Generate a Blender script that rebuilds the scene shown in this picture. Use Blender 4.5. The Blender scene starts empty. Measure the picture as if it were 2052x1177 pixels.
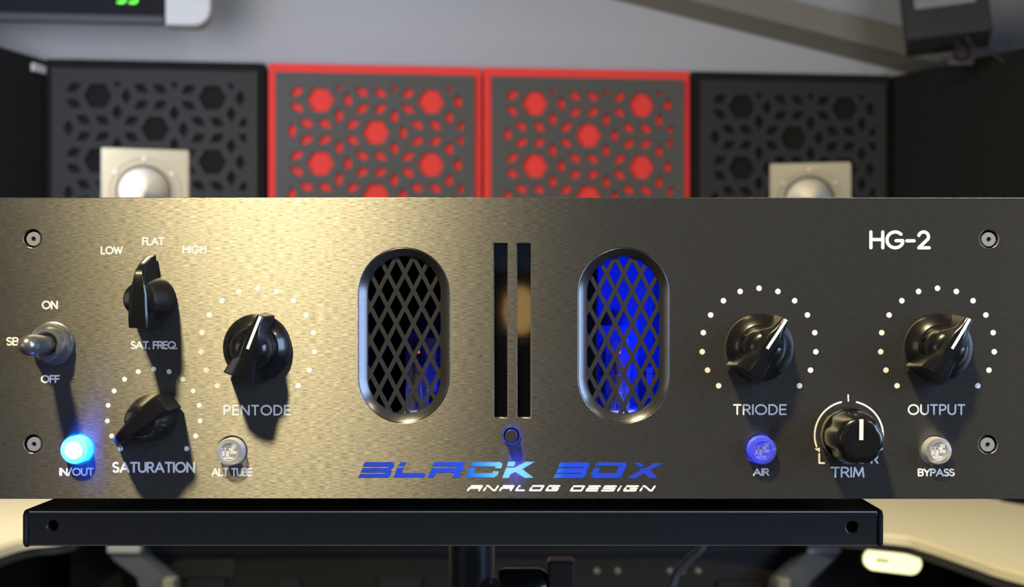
import bpy, bmesh, math, random
from mathutils import Vector, Matrix
random.seed(4)
C = bpy.context.scene.collection
R = math.radians
# ------------------------------------------------------------------ camera
F = 2600.0; D0 = 0.38; VX, VY = 1080.0, 620.0; ZC = 1.12
cam_d = bpy.data.cameras.new('camera'); cam = bpy.data.objects.new('camera', cam_d); C.objects.link(cam)
cam.location = (0, -D0, ZC); cam.rotation_euler = (R(90), 0, 0)
cam_d.sensor_width = 36; cam_d.lens = F / 2052 * 36
cam_d.shift_x = -(VX - 1026) / 2052; cam_d.shift_y = (VY - 588.5) / 2052
cam_d.clip_start = 0.005; cam_d.clip_end = 50
cam_d.dof.use_dof = True; cam_d.dof.focus_distance = D0 - 0.004; cam_d.dof.aperture_fstop = 24
sc = bpy.context.scene
sc.camera = cam
vs = sc.view_settings
vs.view_transform = 'Standard'; vs.look = 'None'; vs.gamma = 1; vs.use_curve_mapping = False; vs.exposure = 0.0
sc.cycles.use_denoising = True
sc.cycles.max_bounces = 10; sc.cycles.transmission_bounces = 8; sc.cycles.transparent_max_bounces = 10
sc.cycles.sample_clamp_indirect = 4
# ------------------------------------------------------------------ world and lights
w = bpy.data.worlds.new('world'); sc.world = w; w.use_nodes = True
w.node_tree.nodes['Background'].inputs[0].default_value = (0.62, 0.74, 1.0, 1)
w.node_tree.nodes['Background'].inputs[1].default_value = 0.06

def light(name, kind, loc, target, energy, color, size=0.2, size_y=None, spread=None):
    l = bpy.data.lights.new(name, kind); o = bpy.data.objects.new(name, l); C.objects.link(o)
    o.location = loc; l.energy = energy; l.color = color
    if kind == 'AREA':
        l.shape = 'RECTANGLE' if size_y else 'DISK'; l.size = size
        if size_y: l.size_y = size_y
        if spread: l.spread = R(spread)
    else:
        l.shadow_soft_size = size
    if target is not None:
        o.rotation_euler = (Vector(target) - Vector(loc)).to_track_quat('-Z', 'Y').to_euler()
    return o
# warm room lamp in front and above, slightly left
light('key_lamp', 'AREA', (-0.455, -1.05, ZC + 1.60), (0, 0, ZC), 19, (1.0, 0.83, 0.44), 0.17, None, 95)
# second, weaker warm lamp further right
light('right_lamp', 'AREA', (1.15, -0.95, ZC + 1.10), (0.1, 0, ZC), 5, (1.0, 0.84, 0.60), 0.22)
# large soft sources at both sides: cool window right, added warm-white fill left
light('window_light', 'AREA', (1.55, -0.85, ZC + 0.25), (0, 0, ZC), 34, (0.46, 0.64, 1.0), 0.8, 0.9)
light('left_fill', 'AREA', (-1.45, -1.15, ZC + 0.12), (0, 0, ZC - .02), 3, (1.0, 0.92, 0.80), 0.8, 0.6)
# added amber light standing in for the hand mirrored in the meter slots
o = light('amber_reflection_light', 'AREA', (-0.033, -1.9, ZC - 0.002), (0, 0, ZC), 0.12, (1.0, 0.60, 0.2), 0.058, 0.085); o.data.shape = 'ELLIPSE'
# dim cool light added behind the camera to tint the meter slot reflection
light('slot_tint_light', 'AREA', (-0.03, -1.95, ZC + 0.32), (-.03, 0, ZC + .32), 0.16, (0.40, 0.65, 1.0), 0.26, 0.50)
# lights for the room behind the unit
light('room_lamp', 'AREA', (-1.0, 1.3, ZC + 0.45), (-0.2, 3.2, ZC + .4), 20, (1.0, 0.90, 0.76), 0.7)
light('room_cool_lamp', 'AREA', (-1.2, 1.9, ZC + 0.7), (-0.9, 3.4, ZC + 1.0), 11, (0.42, 0.62, 1.0), 1.1)
light('ceiling_wash', 'AREA', (1.4, 1.8, ZC + 0.35), (0.9, 3.0, ZC + 1.2), 5.0, (1.0, 0.90, 0.74), 0.4)  # up-light added to brighten the dark right ceiling
light('desk_lamp', 'AREA', (0.1, 1.1, ZC + 1.0), (0.05, 1.5, ZC - .4), 14, (1.0, 0.86, 0.52), 0.4)

# ------------------------------------------------------------------ helpers
def W(px, py, D):
    return Vector(((px - VX) / F * D, D - D0, ZC - (py - VY) / F * D))
S = D0 / F                      # metres per pixel in the plane of the front panel
def QX(px): return (px - VX) * S
def QZ(py): return -(py - VY) * S
mm = 0.001

def mat(name, col, rough=0.5, metal=0.0, spec=0.5, emit=None, es=1.0, trans=0.0, ior=1.45, coat=0.0, noise=0.0, nscale=60):
    m = bpy.data.materials.new(name); m.use_nodes = True
    nt = m.node_tree; b = nt.nodes['Principled BSDF']
    b.inputs['Base Color'].default_value = (*col, 1); b.inputs['Roughness'].default_value = rough
    b.inputs['Metallic'].default_value = metal; b.inputs['Specular IOR Level'].default_value = spec
    b.inputs['IOR'].default_value = ior; b.inputs['Transmission Weight'].default_value = trans
    b.inputs['Coat Weight'].default_value = coat; b.inputs['Coat Roughness'].default_value = 0.05
    if emit:
        b.inputs['Emission Color'].default_value = (*emit, 1); b.inputs['Emission Strength'].default_value = es
    if noise:
        t = nt.nodes.new('ShaderNodeTexCoord'); n = nt.nodes.new('ShaderNodeTexNoise'); n.inputs['Scale'].default_value = nscale
        n.inputs['Detail'].default_value = 4
        r = nt.nodes.new('ShaderNodeMapRange'); r.inputs['To Min'].default_value = 1 - noise; r.inputs['To Max'].default_value = 1 + noise
        v = nt.nodes.new('ShaderNodeVectorMath'); v.operation = 'SCALE'; v.inputs[0].default_value = col
        nt.links.new(t.outputs['Object'], n.inputs['Vector']); nt.links.new(n.outputs['Fac'], r.inputs['Value'])
        nt.links.new(r.outputs['Result'], v.inputs['Scale']); nt.links.new(v.outputs['Vector'], b.inputs['Base Color'])
    return m

def brushed(name, base, rough, aniso, bump, spec_tint=(1, 1, 1), scale=(300, 300, 2300), metal=1.0, var=0.45):
    m = mat(name, base, rough, metal); nt = m.node_tree; b = nt.nodes['Principled BSDF']
    t = nt.nodes.new('ShaderNodeTexCoord'); mp = nt.nodes.new('ShaderNodeMapping'); mp.inputs['Scale'].default_value = scale
    n = nt.nodes.new('ShaderNodeTexNoise'); n.inputs['Scale'].default_value = 1; n.inputs['Detail'].default_value = 3; n.inputs['Roughness'].default_value = .65
    nt.links.new(t.outputs['Object'], mp.inputs['Vector']); nt.links.new(mp.outputs['Vector'], n.inputs['Vector'])
    bp = nt.nodes.new('ShaderNodeBump'); bp.inputs['Strength'].default_value = 1; bp.inputs['Distance'].default_value = bump
    nt.links.new(n.outputs['Fac'], bp.inputs['Height']); nt.links.new(bp.outputs['Normal'], b.inputs['Normal'])
    r = nt.nodes.new('ShaderNodeMapRange'); r.inputs['From Min'].default_value = .3; r.inputs['From Max'].default_value = .7
    r.inputs['To Min'].default_value = 1 - var; r.inputs['To Max'].default_value = 1 + var
    v = nt.nodes.new('ShaderNodeVectorMath'); v.operation = 'SCALE'; v.inputs[0].default_value = base
    nt.links.new(n.outputs['Fac'], r.inputs['Value']); nt.links.new(r.outputs['Result'], v.inputs['Scale'])
    nt.links.new(v.outputs['Vector'], b.inputs['Base Color'])
    tg = nt.nodes.new('ShaderNodeCombineXYZ'); tg.inputs[2].default_value = 1.0
    nt.links.new(tg.outputs[0], b.inputs['Tangent']); b.inputs['Anisotropic'].default_value = aniso
    return m

def obj(name, me, m=None, parent=None, smooth=None):
    if isinstance(me, bmesh.types.BMesh):
        d = bpy.data.meshes.new(name); me.to_mesh(d); me.free(); me = d
    o = bpy.data.objects.new(name, me); C.objects.link(o)
    if m is not None and not me.materials: me.materials.append(m)
    if parent is not None: o.parent = parent
    if smooth is not None:
        for p in me.polygons: p.use_smooth = True
        me.set_sharp_from_angle(angle=R(smooth))
    return o
def tag(o, label=None, cat=None, group=None, kind=None):
    for k, v in (('label', label), ('category', cat), ('group', group), ('kind', kind)):
        if v: o[k] = v
    return o
def empty(name, loc, label, cat, group=None, rz=0):
    o = bpy.data.objects.new(name, None); C.objects.link(o); o.location = loc; o.rotation_euler = (0, 0, rz)
    o.empty_display_size = .02
    return tag(o, label, cat, group)

def box(bm, c, s, rot=None):
    g = bmesh.ops.create_cube(bm, size=1.0)['verts']
    for v in g:
        p = Vector((v.co.x * s[0], v.co.y * s[1], v.co.z * s[2]))
        if rot is not None: p = rot @ p
        v.co = p + Vector(c)
    return g
def bevel_box(c, s, bev=.001, seg=2, rot=None):
    bm = bmesh.new(); box(bm, (0, 0, 0), s)
    bmesh.ops.bevel(bm, geom=bm.edges[:], offset=bev, segments=seg, profile=.7, affect='EDGES')
    for v in bm.verts:
        p = v.co.copy()
        if rot is not None: p = rot @ p
        v.co = p + Vector(c)
    return bm
def lathe(bm, prof, seg=48, c=(0, 0, 0), axis='Y', rfun=None, cap0=True, cap1=True):
    """prof: list of (radius, height); height runs towards the viewer (-Y) for axis Y, up for Z."""
    rings = []
    for (r, h) in prof:
        ring = []
        for i in range(seg):
            a = 2 * math.pi * i / seg
            rr = r * (rfun(a, h) if rfun else 1)
            u, v = rr * math.sin(a), rr * math.cos(a)
            p = (u, -h, v) if axis == 'Y' else ((v, u, h) if axis == 'Z' else (h, u, v))
            ring.append(bm.verts.new(Vector(p) + Vector(c)))
        rings.append(ring)
    for a, b in zip(rings, rings[1:]):
        for i in range(seg):
            bm.faces.new((a[i], a[(i + 1) % seg], b[(i + 1) % seg], b[i]))
    if cap0: bm.faces.new(rings[0])
    if cap1: bm.faces.new(rings[-1])
    bmesh.ops.recalc_face_normals(bm, faces=bm.faces[:])
    return bm
def tube(bm, pts, rad, seg=12):
    pts = [Vector(p) for p in pts]; rings = []
    for i, p in enumerate(pts):
        d = (pts[min(i + 1, len(pts) - 1)] - pts[max(i - 1, 0)]).normalized()
        q = d.to_track_quat('Z', 'Y'); r = rad[i] if isinstance(rad, (list, tuple)) else rad
        rings.append([bm.verts.new(p + q @ Vector((r * math.cos(2 * math.pi * k / seg), r * math.sin(2 * math.pi * k / seg), 0))) for k in range(seg)])
    for a, b in zip(rings, rings[1:]):
        for i in range(seg): bm.faces.new((a[i], a[(i + 1) % seg], b[(i + 1) % seg], b[i]))
    bm.faces.new(rings[0]); bm.faces.new(rings[-1])
    bmesh.ops.recalc_face_normals(bm, faces=bm.faces[:])
    return bm
def circ(cx, cy, r, n=40):
    return [(cx + r * math.cos(2 * math.pi * i / n), cy + r * math.sin(2 * math.pi * i / n)) for i in range(n)]
def stadium(cx, cy, w_, h_, n=20):
    r = w_ / 2; hh = h_ / 2 - r; out = []
    for i in range(n + 1):
        a = math.pi * i / n; out.append((cx + r * math.cos(a), cy + hh + r * math.sin(a)))
    for i in range(n + 1):
        a = math.pi + math.pi * i / n; out.append((cx + r * math.cos(a), cy - hh + r * math.sin(a)))
    return out
def plate(outline, holes, thick, bev=0.0):
    """2D outline with holes (x, z) -> solid mesh in the XZ plane, front face at y=0, back at y=thick."""
    cu = bpy.data.curves.new('tmp', 'CURVE'); cu.dimensions = '2D'; cu.fill_mode = 'BOTH'
    cu.extrude = thick / 2 - bev; cu.bevel_depth = bev; cu.bevel_resolution = 1; cu.offset = -bev
    for pl in [outline] + holes:
        s = cu.splines.new('POLY'); s.points.add(len(pl) - 1); s.use_cyclic_u = True
        for p, q in zip(s.points, pl): p.co = (q[0], q[1], 0, 1)
    o = bpy.data.objects.new('tmp', cu); C.objects.link(o)
    dg = bpy.context.evaluated_depsgraph_get()
    me = bpy.data.meshes.new_from_object(o.evaluated_get(dg))
    bpy.data.objects.remove(o); bpy.data.curves.remove(cu)
    me.transform(Matrix(((1, 0, 0, 0), (0, 0, -1, thick / 2), (0, 1, 0, 0), (0, 0, 0, 1))))
    me.materials.clear()
    return me

# ------------------------------------------------------------------ materials
M = {}
M['panel'] = brushed('black_anodised_brushed', (0.26, 0.252, 0.24), 0.41, 0.88, 0.000022, var=.7, scale=(430, 430, 5400))
nt = M['panel'].node_tree; pb_ = nt.nodes['Principled BSDF']
gl = nt.nodes.new('ShaderNodeBsdfAnisotropic'); gl.distribution = 'BECKMANN'; gl.inputs['Roughness'].default_value = .415; gl.inputs['Anisotropy'].default_value = .57
tx = nt.nodes.new('ShaderNodeCombineXYZ'); tx.inputs[0].default_value = 1.0
df = nt.nodes.new('ShaderNodeBsdfDiffuse'); df.inputs[0].default_value = (.16, .155, .15, 1); mxs = nt.nodes.new('ShaderNodeMixShader'); mxs.inputs[0].default_value = .16
nt.links.new(pb_.inputs['Base Color'].links[0].from_socket, gl.inputs['Color']); nt.links.new(pb_.inputs['Normal'].links[0].from_socket, gl.inputs['Normal'])
nt.links.new(tx.outputs[0], gl.inputs['Tangent']); nt.links.new(gl.outputs[0], mxs.inputs[1]); nt.links.new(df.outputs[0], mxs.inputs[2])
nt.links.new(mxs.outputs[0], nt.nodes['Material Output'].inputs['Surface']); nt.nodes.remove(pb_)
M['bezel'] = brushed('bezel_metal', (0.085, 0.085, 0.09), 0.24, 0.0, 0.000001, scale=(900, 900, 900), var=.08, metal=.75)
M['mesh'] = mat('grille_black_metal', (0.020, 0.020, 0.020), 0.5, 0.0)
M['print'] = mat('white_print', (0.86, 0.86, 0.84), 0.55)
M['plastic'] = mat('glossy_black_plastic', (0.007, 0.007, 0.008), 0.27, 0.0, 0.42, coat=0.3)
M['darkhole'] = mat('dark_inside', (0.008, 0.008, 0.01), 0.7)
M['chassis'] = mat('chassis_steel', (0.03, 0.03, 0.032), 0.5, 0.3)
M['steel'] = mat('screw_steel', (0.34, 0.34, 0.34), 0.40, 0.35)
M['nickel'] = mat('dull_nickel', (0.30, 0.30, 0.30), 0.28, 0.8)
M['tray'] = mat('tray_powder_coat', (0.030, 0.028, 0.026), 0.33, 0.0, 0.5, noise=.15, nscale=300)
M['red'] = mat('red_fabric', (0.80, 0.05, 0.04), 0.85, noise=.08, nscale=90)
M['board'] = mat('dark_grey_board', (0.072, 0.072, 0.066), 0.7, noise=.06, nscale=60)
M['blackboard'] = mat('black_board', (0.0115, 0.011, 0.010), 0.65, noise=.06, nscale=60)
M['blackfabric'] = mat('black_fabric', (0.012, 0.012, 0.011), 0.95, 0, .2, noise=.2, nscale=40)
M['wall'] = mat('painted_wall', (0.41, 0.415, 0.44), 0.8, noise=.02, nscale=4)
M['beam'] = mat('beam_paint', (0.20, 0.185, 0.155), 0.8, noise=.03, nscale=5)
M['floor'] = mat('dark_floor', (0.05, 0.045, 0.04), 0.6, noise=.2, nscale=12)
M['desk'] = mat('cream_laminate', (0.72, 0.66, 0.48), 0.45, noise=.03, nscale=8)
M['deskdark'] = mat('dark_edge', (0.03, 0.03, 0.032), 0.5)
M['speaker'] = mat('silver_cabinet', (0.225, 0.212, 0.172), 0.4, 0.2, noise=.03)
M['ac_white'] = mat('white_plastic', (0.50, 0.50, 0.49), 0.75, spec=.2)
M['ac_black'] = mat('black_gloss_front', (0.006, 0.006, 0.008), 0.7, spec=.2)
M['green'] = mat('green_digits', (0.02, .2, .02), 0.4, emit=(0.15, 1.0, 0.05), es=2.2)
M['grey'] = mat('grey_bracket', (0.055, 0.062, 0.075), 0.5)
M['led_white'] = mat('lit_diffuser', (0.9, 0.9, 0.7), 0.4, emit=(1.0, 0.96, 0.50), es=1.5)
M['brackettop'] = mat('pale_grey_top', (0.26, 0.27, 0.27), 0.5)
M['smallgrille'] = mat('grey_cloth', (.22, .22, .24), .8)
M['cable'] = mat('grey_cable', (0.07, 0.065, 0.06), 0.5)
M['blueplexi'] = None
def glassy(name, col, tcol, fac, rough=.05):
    m = bpy.data.materials.new(name); m.use_nodes = True; nt = m.node_tree; nt.nodes.clear()
    o = nt.nodes.new('ShaderNodeOutputMaterial'); mx = nt.nodes.new('ShaderNodeMixShader'); t = nt.nodes.new('ShaderNodeBsdfTransparent')
    g = nt.nodes.new('ShaderNodeBsdfPrincipled'); g.inputs['Base Color'].default_value = (*col, 1); g.inputs['Roughness'].default_value = rough
    g.inputs['Specular IOR Level'].default_value = .6
    t.inputs[0].default_value = (*tcol, 1); lw = nt.nodes.new('ShaderNodeLayerWeight'); lw.inputs['Blend'].default_value = .35
    mr = nt.nodes.new('ShaderNodeMapRange'); mr.inputs['To Min'].default_value = fac; mr.inputs['To Max'].default_value = min(1, fac + .6)
    nt.links.new(lw.outputs['Facing'], mr.inputs['Value']); nt.links.new(mr.outputs['Result'], mx.inputs[0])
    nt.links.new(t.outputs[0], mx.inputs[1]); nt.links.new(g.outputs[0], mx.inputs[2]); nt.links.new(mx.outputs[0], o.inputs[0])
    return m
M['tubeglass'] = glassy('tube_glass', (0.5, 0.5, 0.55), (0.92, 0.94, 1), 0.06)
M['smoked'] = glassy('smoked_window', (0.004, 0.004, 0.006), (0.55, 0.55, 0.6), 0.5, .04)
M['clear'] = glassy('clear_acrylic', (0.85, 0.85, 0.88), (0.97, 0.97, 1.0), 0.22, .1)
M['clearcore'] = mat('frosted_core', (0.85, 0.85, 0.83), 0.35, noise=.35, nscale=900)
M['airlens'] = glassy('faint_blue_lens', (0.22, 0.26, 0.98), (0.55, 0.60, 1.0), 0.24, .1)
M['litlens'] = mat('lit_blue_lens', (0.3, 0.6, 1.0), 0.2, emit=(0.0, 0.13, 1.0), es=6.0)
M['litcore'] = mat('lit_core', (0.6, 0.9, 1.0), 0.3, emit=(0.35, 0.85, 1.0), es=3)
M['bluering'] = mat('blue_light_ring', (0.05, 0.08, .8), 0.3, emit=(0.03, 0.06, 1.0), es=1.2)
M['seatblue'] = mat('blue_lit_seat', (.1, .12, .8), .5, emit=(.06, .08, 1.0), es=.7)
M['anode'] = mat('anode_metal', (0.35, 0.35, 0.38), 0.3, 0.8)
M['glow'] = mat('heater_glow', (1, .3, .1), 0.4, emit=(1.0, 0.16, 0.06), es=1.5)
M['socket'] = mat('white_ceramic', (0.75, 0.75, 0.72), 0.5)
M['segment'] = mat('meter_segment', (0.10, 0.095, 0.085), 0.35)
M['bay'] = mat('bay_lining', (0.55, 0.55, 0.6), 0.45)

# backlit logo: translucent letters lit by one LED behind the C and K
m = bpy.data.materials.new('backlit_blue_plexi'); m.use_nodes = True; nt = m.node_tree; b = nt.nodes['Principled BSDF']
b.inputs['Base Color'].default_value = (.01, .02, .12, 1); b.inputs['Roughness'].default_value = .35
t = nt.nodes.new('ShaderNodeTexCoord'); vd = nt.nodes.new('ShaderNodeVectorMath'); vd.operation = 'DISTANCE'
vd.inputs[1].default_value = (QX(1030), 0, QZ(942)); nt.links.new(t.outputs['Object'], vd.inputs[0])
cr = nt.nodes.new('ShaderNodeValToRGB'); mr = nt.nodes.new('ShaderNodeMapRange'); mr.inputs['From Max'].default_value = 320 * S
nt.links.new(vd.outputs['Value'], mr.inputs['Value']); nt.links.new(mr.outputs['Result'], cr.inputs['Fac'])
e = cr.color_ramp.elements
e[0].position = 0; e[0].color = (.42, .95, 1, 1)
e[1].position = 1; e[1].color = (.03, .05, .34, 1)
for p, c in ((.09, (.25, .85, 1, 1)), (.2, (.05, .42, .98, 1)), (.32, (.008, .08, .85, 1)), (.75, (.012, .055, .66, 1))):
    k = e.new(p); k.color = c
nt.links.new(cr.outputs['Color'], b.inputs['Emission Color']); b.inputs['Emission Strength'].default_value = .8
M['blueplexi'] = m
# spun cone: radial anisotropic metal
m = mat('spun_aluminium', (0.36, 0.345, 0.32), 0.6, 1.0); nt = m.node_tree
tg = nt.nodes.new('ShaderNodeTangent'); tg.direction_type = 'RADIAL'; tg.axis = 'Y'
nt.links.new(tg.outputs[0], nt.nodes['Principled BSDF'].inputs['Tangent']); nt.nodes['Principled BSDF'].inputs['Anisotropic'].default_value = .8
M['cone'] = m

# ------------------------------------------------------------------ room shell
tb = Vector((1.812, 0.192, 0)).normalized(); nb = Vector((tb.y, -tb.x, 0))     # along the back wall, and out of it to the room
B0 = Vector((-0.7695, 3.705 - D0, 0))
back_ang = math.atan2(tb.y, tb.x)
def BW(u, z, out=0.0): return B0 + tb * u + nb * out + Vector((0, 0, z))
def quad(bm, pts): bm.faces.new([bm.verts.new(p) for p in pts])
def slab(name, pts, thick, n, m, **k):
    bm = bmesh.new(); n = Vector(n); a = [bm.verts.new(Vector(p)) for p in pts]; c = [bm.verts.new(Vector(p) + n * thick) for p in pts]
    bm.faces.new(a); bm.faces.new(c[::-1])
    for i in range(len(a)):
        j = (i + 1) % len(a); bm.faces.new((a[i], c[i], c[j], a[j]))
    bmesh.ops.recalc_face_normals(bm, faces=bm.faces[:])
    o = obj(name, bm, m); tag(o, kind='structure', **k); return o
slab('floor', [(-3, -2.2, 0), (3.2, -2.2, 0), (3.2, 5, 0), (-3, 5, 0)], .05, (0, 0, -1), M['floor'])
slab('wall_back', [BW(-1.9, 0, -.06), BW(2.9, 0, -.06), BW(2.9, 3.2, -.06), BW(-1.9, 3.2, -.06)], .1, -nb, M['wall'])
# sloping ceiling coming down to the right
def ceil_z(x): return ZC + 0.942 - (x - 0.456) * 0.2235
u0, u1 = -1.9, 2.9
wl = lambda x: (B0 + nb * 0 + tb * ((x - B0.x) / tb.x)).y
def cpt(x, y): return (x, y, ceil_z(x) + .80 * (wl(x) - y))
slab('ceiling', [cpt(-2.6, 1.2), cpt(2.4, 1.2), cpt(2.4, wl(2.4) + .05), cpt(-2.6, wl(-2.6) + .05)], .08, (0, 0, 1), M['wall'])
# boxed beam in the corner between wall and ceiling
bm = bmesh.new()
pa, pb = BW(-.3, 0, 0), BW(2.4, 0, 0)
prof = [(-.055, 0.02), (.07, 0.02), (.05, -.045), (-.055, -.07)]
ra = [bm.verts.new(pa + nb * o_ + Vector((0, 0, ceil_z(pa.x) + h))) for o_, h in prof]
rb = [bm.verts.new(pb + nb * o_ + Vector((0, 0, ceil_z(pb.x) + h))) for o_, h in prof]
for i in range(4): bm.faces.new((ra[i], ra[(i + 1) % 4], rb[(i + 1) % 4], rb[i]))
bm.faces.new(ra); bm.faces.new(rb); bmesh.ops.recalc_face_normals(bm, faces=bm.faces[:])
tag(obj('trim_1', bm, M['beam']), 'boxed sloping beam where wall meets ceiling', kind='structure')
# black side partitions, splayed
TOPZ = ZC + 0.694
L2 = Vector((-1.37, 3.64 - D0, 0)); L1 = Vector((-1.85, 1.75 - D0, 0))
R2 = Vector((1.034, 3.90 - D0, 0)); R1 = Vector((2.25, 1.68 - D0, 0))
def partition(name, a, c, n):
    p = [a, c, c + Vector((0, 0, TOPZ)), a + Vector((0, 0, TOPZ))]
    return slab(name, p, .06, n, M['blackfabric'])
nl = Vector((-(L2 - L1).y, (L2 - L1).x, 0)).normalized(); nr = Vector(((R2 - R1).y, -(R2 - R1).x, 0)).normalized()
partition('wall_left', L1, L2, nl); partition('wall_right', R1, R2, nr)

# ------------------------------------------------------------------ acoustic panels
def clip(poly, x0, x1, z0, z1):
    for (ax, lim, sg) in ((0, x0, 1), (0, x1, -1), (1, z0, 1), (1, z1, -1)):
        out = []
        for i in range(len(poly)):
            p, q = poly[i], poly[(i + 1) % len(poly)]
            ip, iq = (p[ax] - lim) * sg >= 0, (q[ax] - lim) * sg >= 0
            if ip: out.append(p)
            if ip != iq:
                k = (lim - p[ax]) / (q[ax] - p[ax]); out.append((p[0] + (q[0] - p[0]) * k, p[1] + (q[1] - p[1]) * k))
        poly = out
        if len(poly) < 3: return []
    return poly
def area(p): return abs(sum(p[i][0] * p[(i + 1) % len(p)][1] - p[(i + 1) % len(p)][0] * p[i][1] for i in range(len(p)))) / 2
def board_mesh(bw=.558, bh=.558, s=.179, hx=.124, hz=.0757):
    """fretwork board: hexagons on a triangular lattice, rhombus stars between; origin at the top left, z down negative"""
    holes = []
    x0, x1, z0, z1 = .031, bw - .031, -(bh - .036), -.036
    dx, dz = s * math.cos(R(30)), s
    for i in range(-2, 6):
        for j in range(-2, 6):
            cx = hx + i * dx; cz = -hz - j * dz - (i % 2) * dz / 2
            holes.append([(cx + .215 * s * math.cos(R(60 * k)), cz + .215 * s * math.sin(R(60 * k))) for k in range(6)])
            def rhomb(px, pz, a, l=.128, q=.070):
                ca, sa = math.cos(a), math.sin(a)
                return [(px + s * (ca * u - sa * v), pz + s * (sa * u + ca * v)) for u, v in ((l, 0), (.02, q), (-.02, q), (-l, 0), (-.02, -q), (.02, -q))]
            # star centroid lies right and down of each hexagon; the other centroid right and up... both at s/sqrt(3)
            sx, sz = cx + s / math.sqrt(3) * math.cos(R(-60)), cz + s / math.sqrt(3) * math.sin(R(-60))
            for k in range(6):
                a = R(30 + 60 * k)
                holes.append(rhomb(sx + .25 * s * math.cos(a), sz + .25 * s * math.sin(a), a))
            tx, tz = cx + s / math.sqrt(3), cz
            for k in range(3):
                a = R(180 + 120 * k)
                holes.append(rhomb(tx + .150 * s * math.cos(a), tz + .150 * s * math.sin(a), a + R(90)))
    hs = []
    for h in holes:
        c = clip(h, x0, x1, z0, z1)
        if c and area(c) > 0.05 * (.13 * .07 * 2 * s * s): hs.append(c)
    return plate([(0, 0), (bw, 0), (bw, -bh), (0, -bh)], hs, .014)
bmsh = board_mesh()
bmsh_black = bmsh.copy()
def acoustic_panel(u, wdt, backm, boardm, me, label):
    root = empty('acoustic_panel', BW(u, TOPZ, 0), label, 'acoustic panel', 'square fretwork panels along the back wall', back_ang)
    b_ = obj('backing', bevel_box((wdt / 2, -.012, -.30), (wdt - .004, .084, .60), .006, 2), backm, root)
    o = obj('fretwork_board', me, boardm, root); o.location = ((wdt - .558) / 2, -.069, -.028)
    bm = bmesh.new()
    return root
acoustic_panel(-.605, .600, M['blackfabric'], M['blackboard'], bmsh_black, 'black fretwork acoustic panel at the left end of the row')
acoustic_panel(0.0, .605, M['red'], M['board'], bmsh, 'red-backed fretwork acoustic panel beside the left black one')
acoustic_panel(.607, .605, M['red'], M['board'], bmsh, 'red-backed fretwork acoustic panel beside the right black one')
acoustic_panel(1.215, .600, M['blackfabric'], M['blackboard'], bmsh_black, 'black fretwork acoustic panel at the right end of the row')

# ------------------------------------------------------------------ desk
ZD = ZC - 0.35
def catmull(pts, n=8):
    out = []
    for i in range(len(pts) - 1):
        p0, p1, p2, p3 = pts[max(i - 1, 0)], pts[i], pts[i + 1], pts[min(i + 2, len(pts) - 1)]
        for k in range(n):
            t_ = k / n
            out.append(tuple(.5 * ((2 * p1[a]) + (-p0[a] + p2[a]) * t_ + (2 * p0[a] - 5 * p1[a] + 4 * p2[a] - p3[a]) * t_ ** 2 + (-p0[a] + 3 * p1[a] - 3 * p2[a] + p3[a]) * t_ ** 3) for a in (0, 1)))
    out.append(pts[-1]); return out
def dk(px, py):
    D = (ZC - ZD) * F / (py - VY); return ((px - VX) / F * D, D - D0)
front = catmull([(-1.02, .62), (-.96, 1.10), dk(-80, 1128), dk(0, 1096), dk(60, 1079), dk(130, 1071), (-.68, 1.74), (-.2, 1.76), (.3, 1.75), dk(1770, 1070), dk(1850, 1084), dk(1950, 1117), dk(2052, 1148), (.80, 1.02), (.92, .62)])
outer = catmull([(1.22, .62), (1.22, 1.2), (1.10, 1.62), dk(2052, 1012), dk(1985, 998), (.70, 2.25), (.3, 2.33)]) + catmull([(-.3, 2.33), (-.9, 2.28), (-1.3, 2.0), (-1.40, 1.4), (-1.40, .62)])
def extrude_xy(pts, z0, z1, bev=.006):
    bm = bmesh.new(); a = [bm.verts.new((p[0], p[1], z0)) for p in pts]; f = bm.faces.new(a)
    r = bmesh.ops.extrude_face_region(bm, geom=[f]); vs_ = [v for v in r['geom'] if isinstance(v, bmesh.types.BMVert)]
    for v in vs_: v.co.z = z1
    bmesh.ops.recalc_face_normals(bm, faces=bm.faces[:])
    ee = [x for x in bm.edges if abs(x.verts[0].co.z - z1) < 1e-6 and abs(x.verts[1].co.z - z1) < 1e-6]
    bmesh.ops.bevel(bm, geom=ee, offset=bev, segments=2, affect='EDGES')
    bmesh.ops.triangulate(bm, faces=[f_ for f_ in bm.faces if len(f_.verts) > 4])
    return bm
desk = empty('desk', (0, 1.6, 0), 'cream curved desk with a rounded cutout at its front', 'desk')
def dkobj(name, bm, m):
    o = obj(name, bm, m, desk, 30); o.location = (0, -1.6, 0); return o
dkobj('worktop', extrude_xy(front + outer, ZD - .016, ZD, .004), M['desk'])
dkobj('edge_apron', extrude_xy([(p[0] * 1.0, p[1] + .012) for p in front] + [(1.16, .62), (1.1, 1.5), (.6, 2.15), (-.6, 2.15), (-1.3, 1.5), (-1.34, .62)], ZD - .03, ZD - .0165, .001), M['deskdark'])
dkobj('dark_backing', bevel_box((-.05, 1.96, (ZD - .0305 + .25) / 2), (2.3, .02, ZD - .0305 - .25), .002), M['blackfabric'])  # dark sheet added to keep the space under the desk in shade
for (x, y) in ((-1.2, .8), (1.08, .8), (-1.0, 2.05), (.75, 1.98)):
    dkobj('leg', bevel_box((x, y, (ZD - .0305) / 2), (.06, .06, ZD - .0305), .004), M['deskdark'])

def boxpx(x0, x1, y0, y1, D, th, bev=.002):
    a, b_ = W(x0, y0, D), W(x1, y1, D)
    return bevel_box(((a.x + b_.x) / 2, a.y + th / 2, (a.z + b_.z) / 2), (abs(b_.x - a.x), th, abs(a.z - b_.z)), bev)
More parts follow.
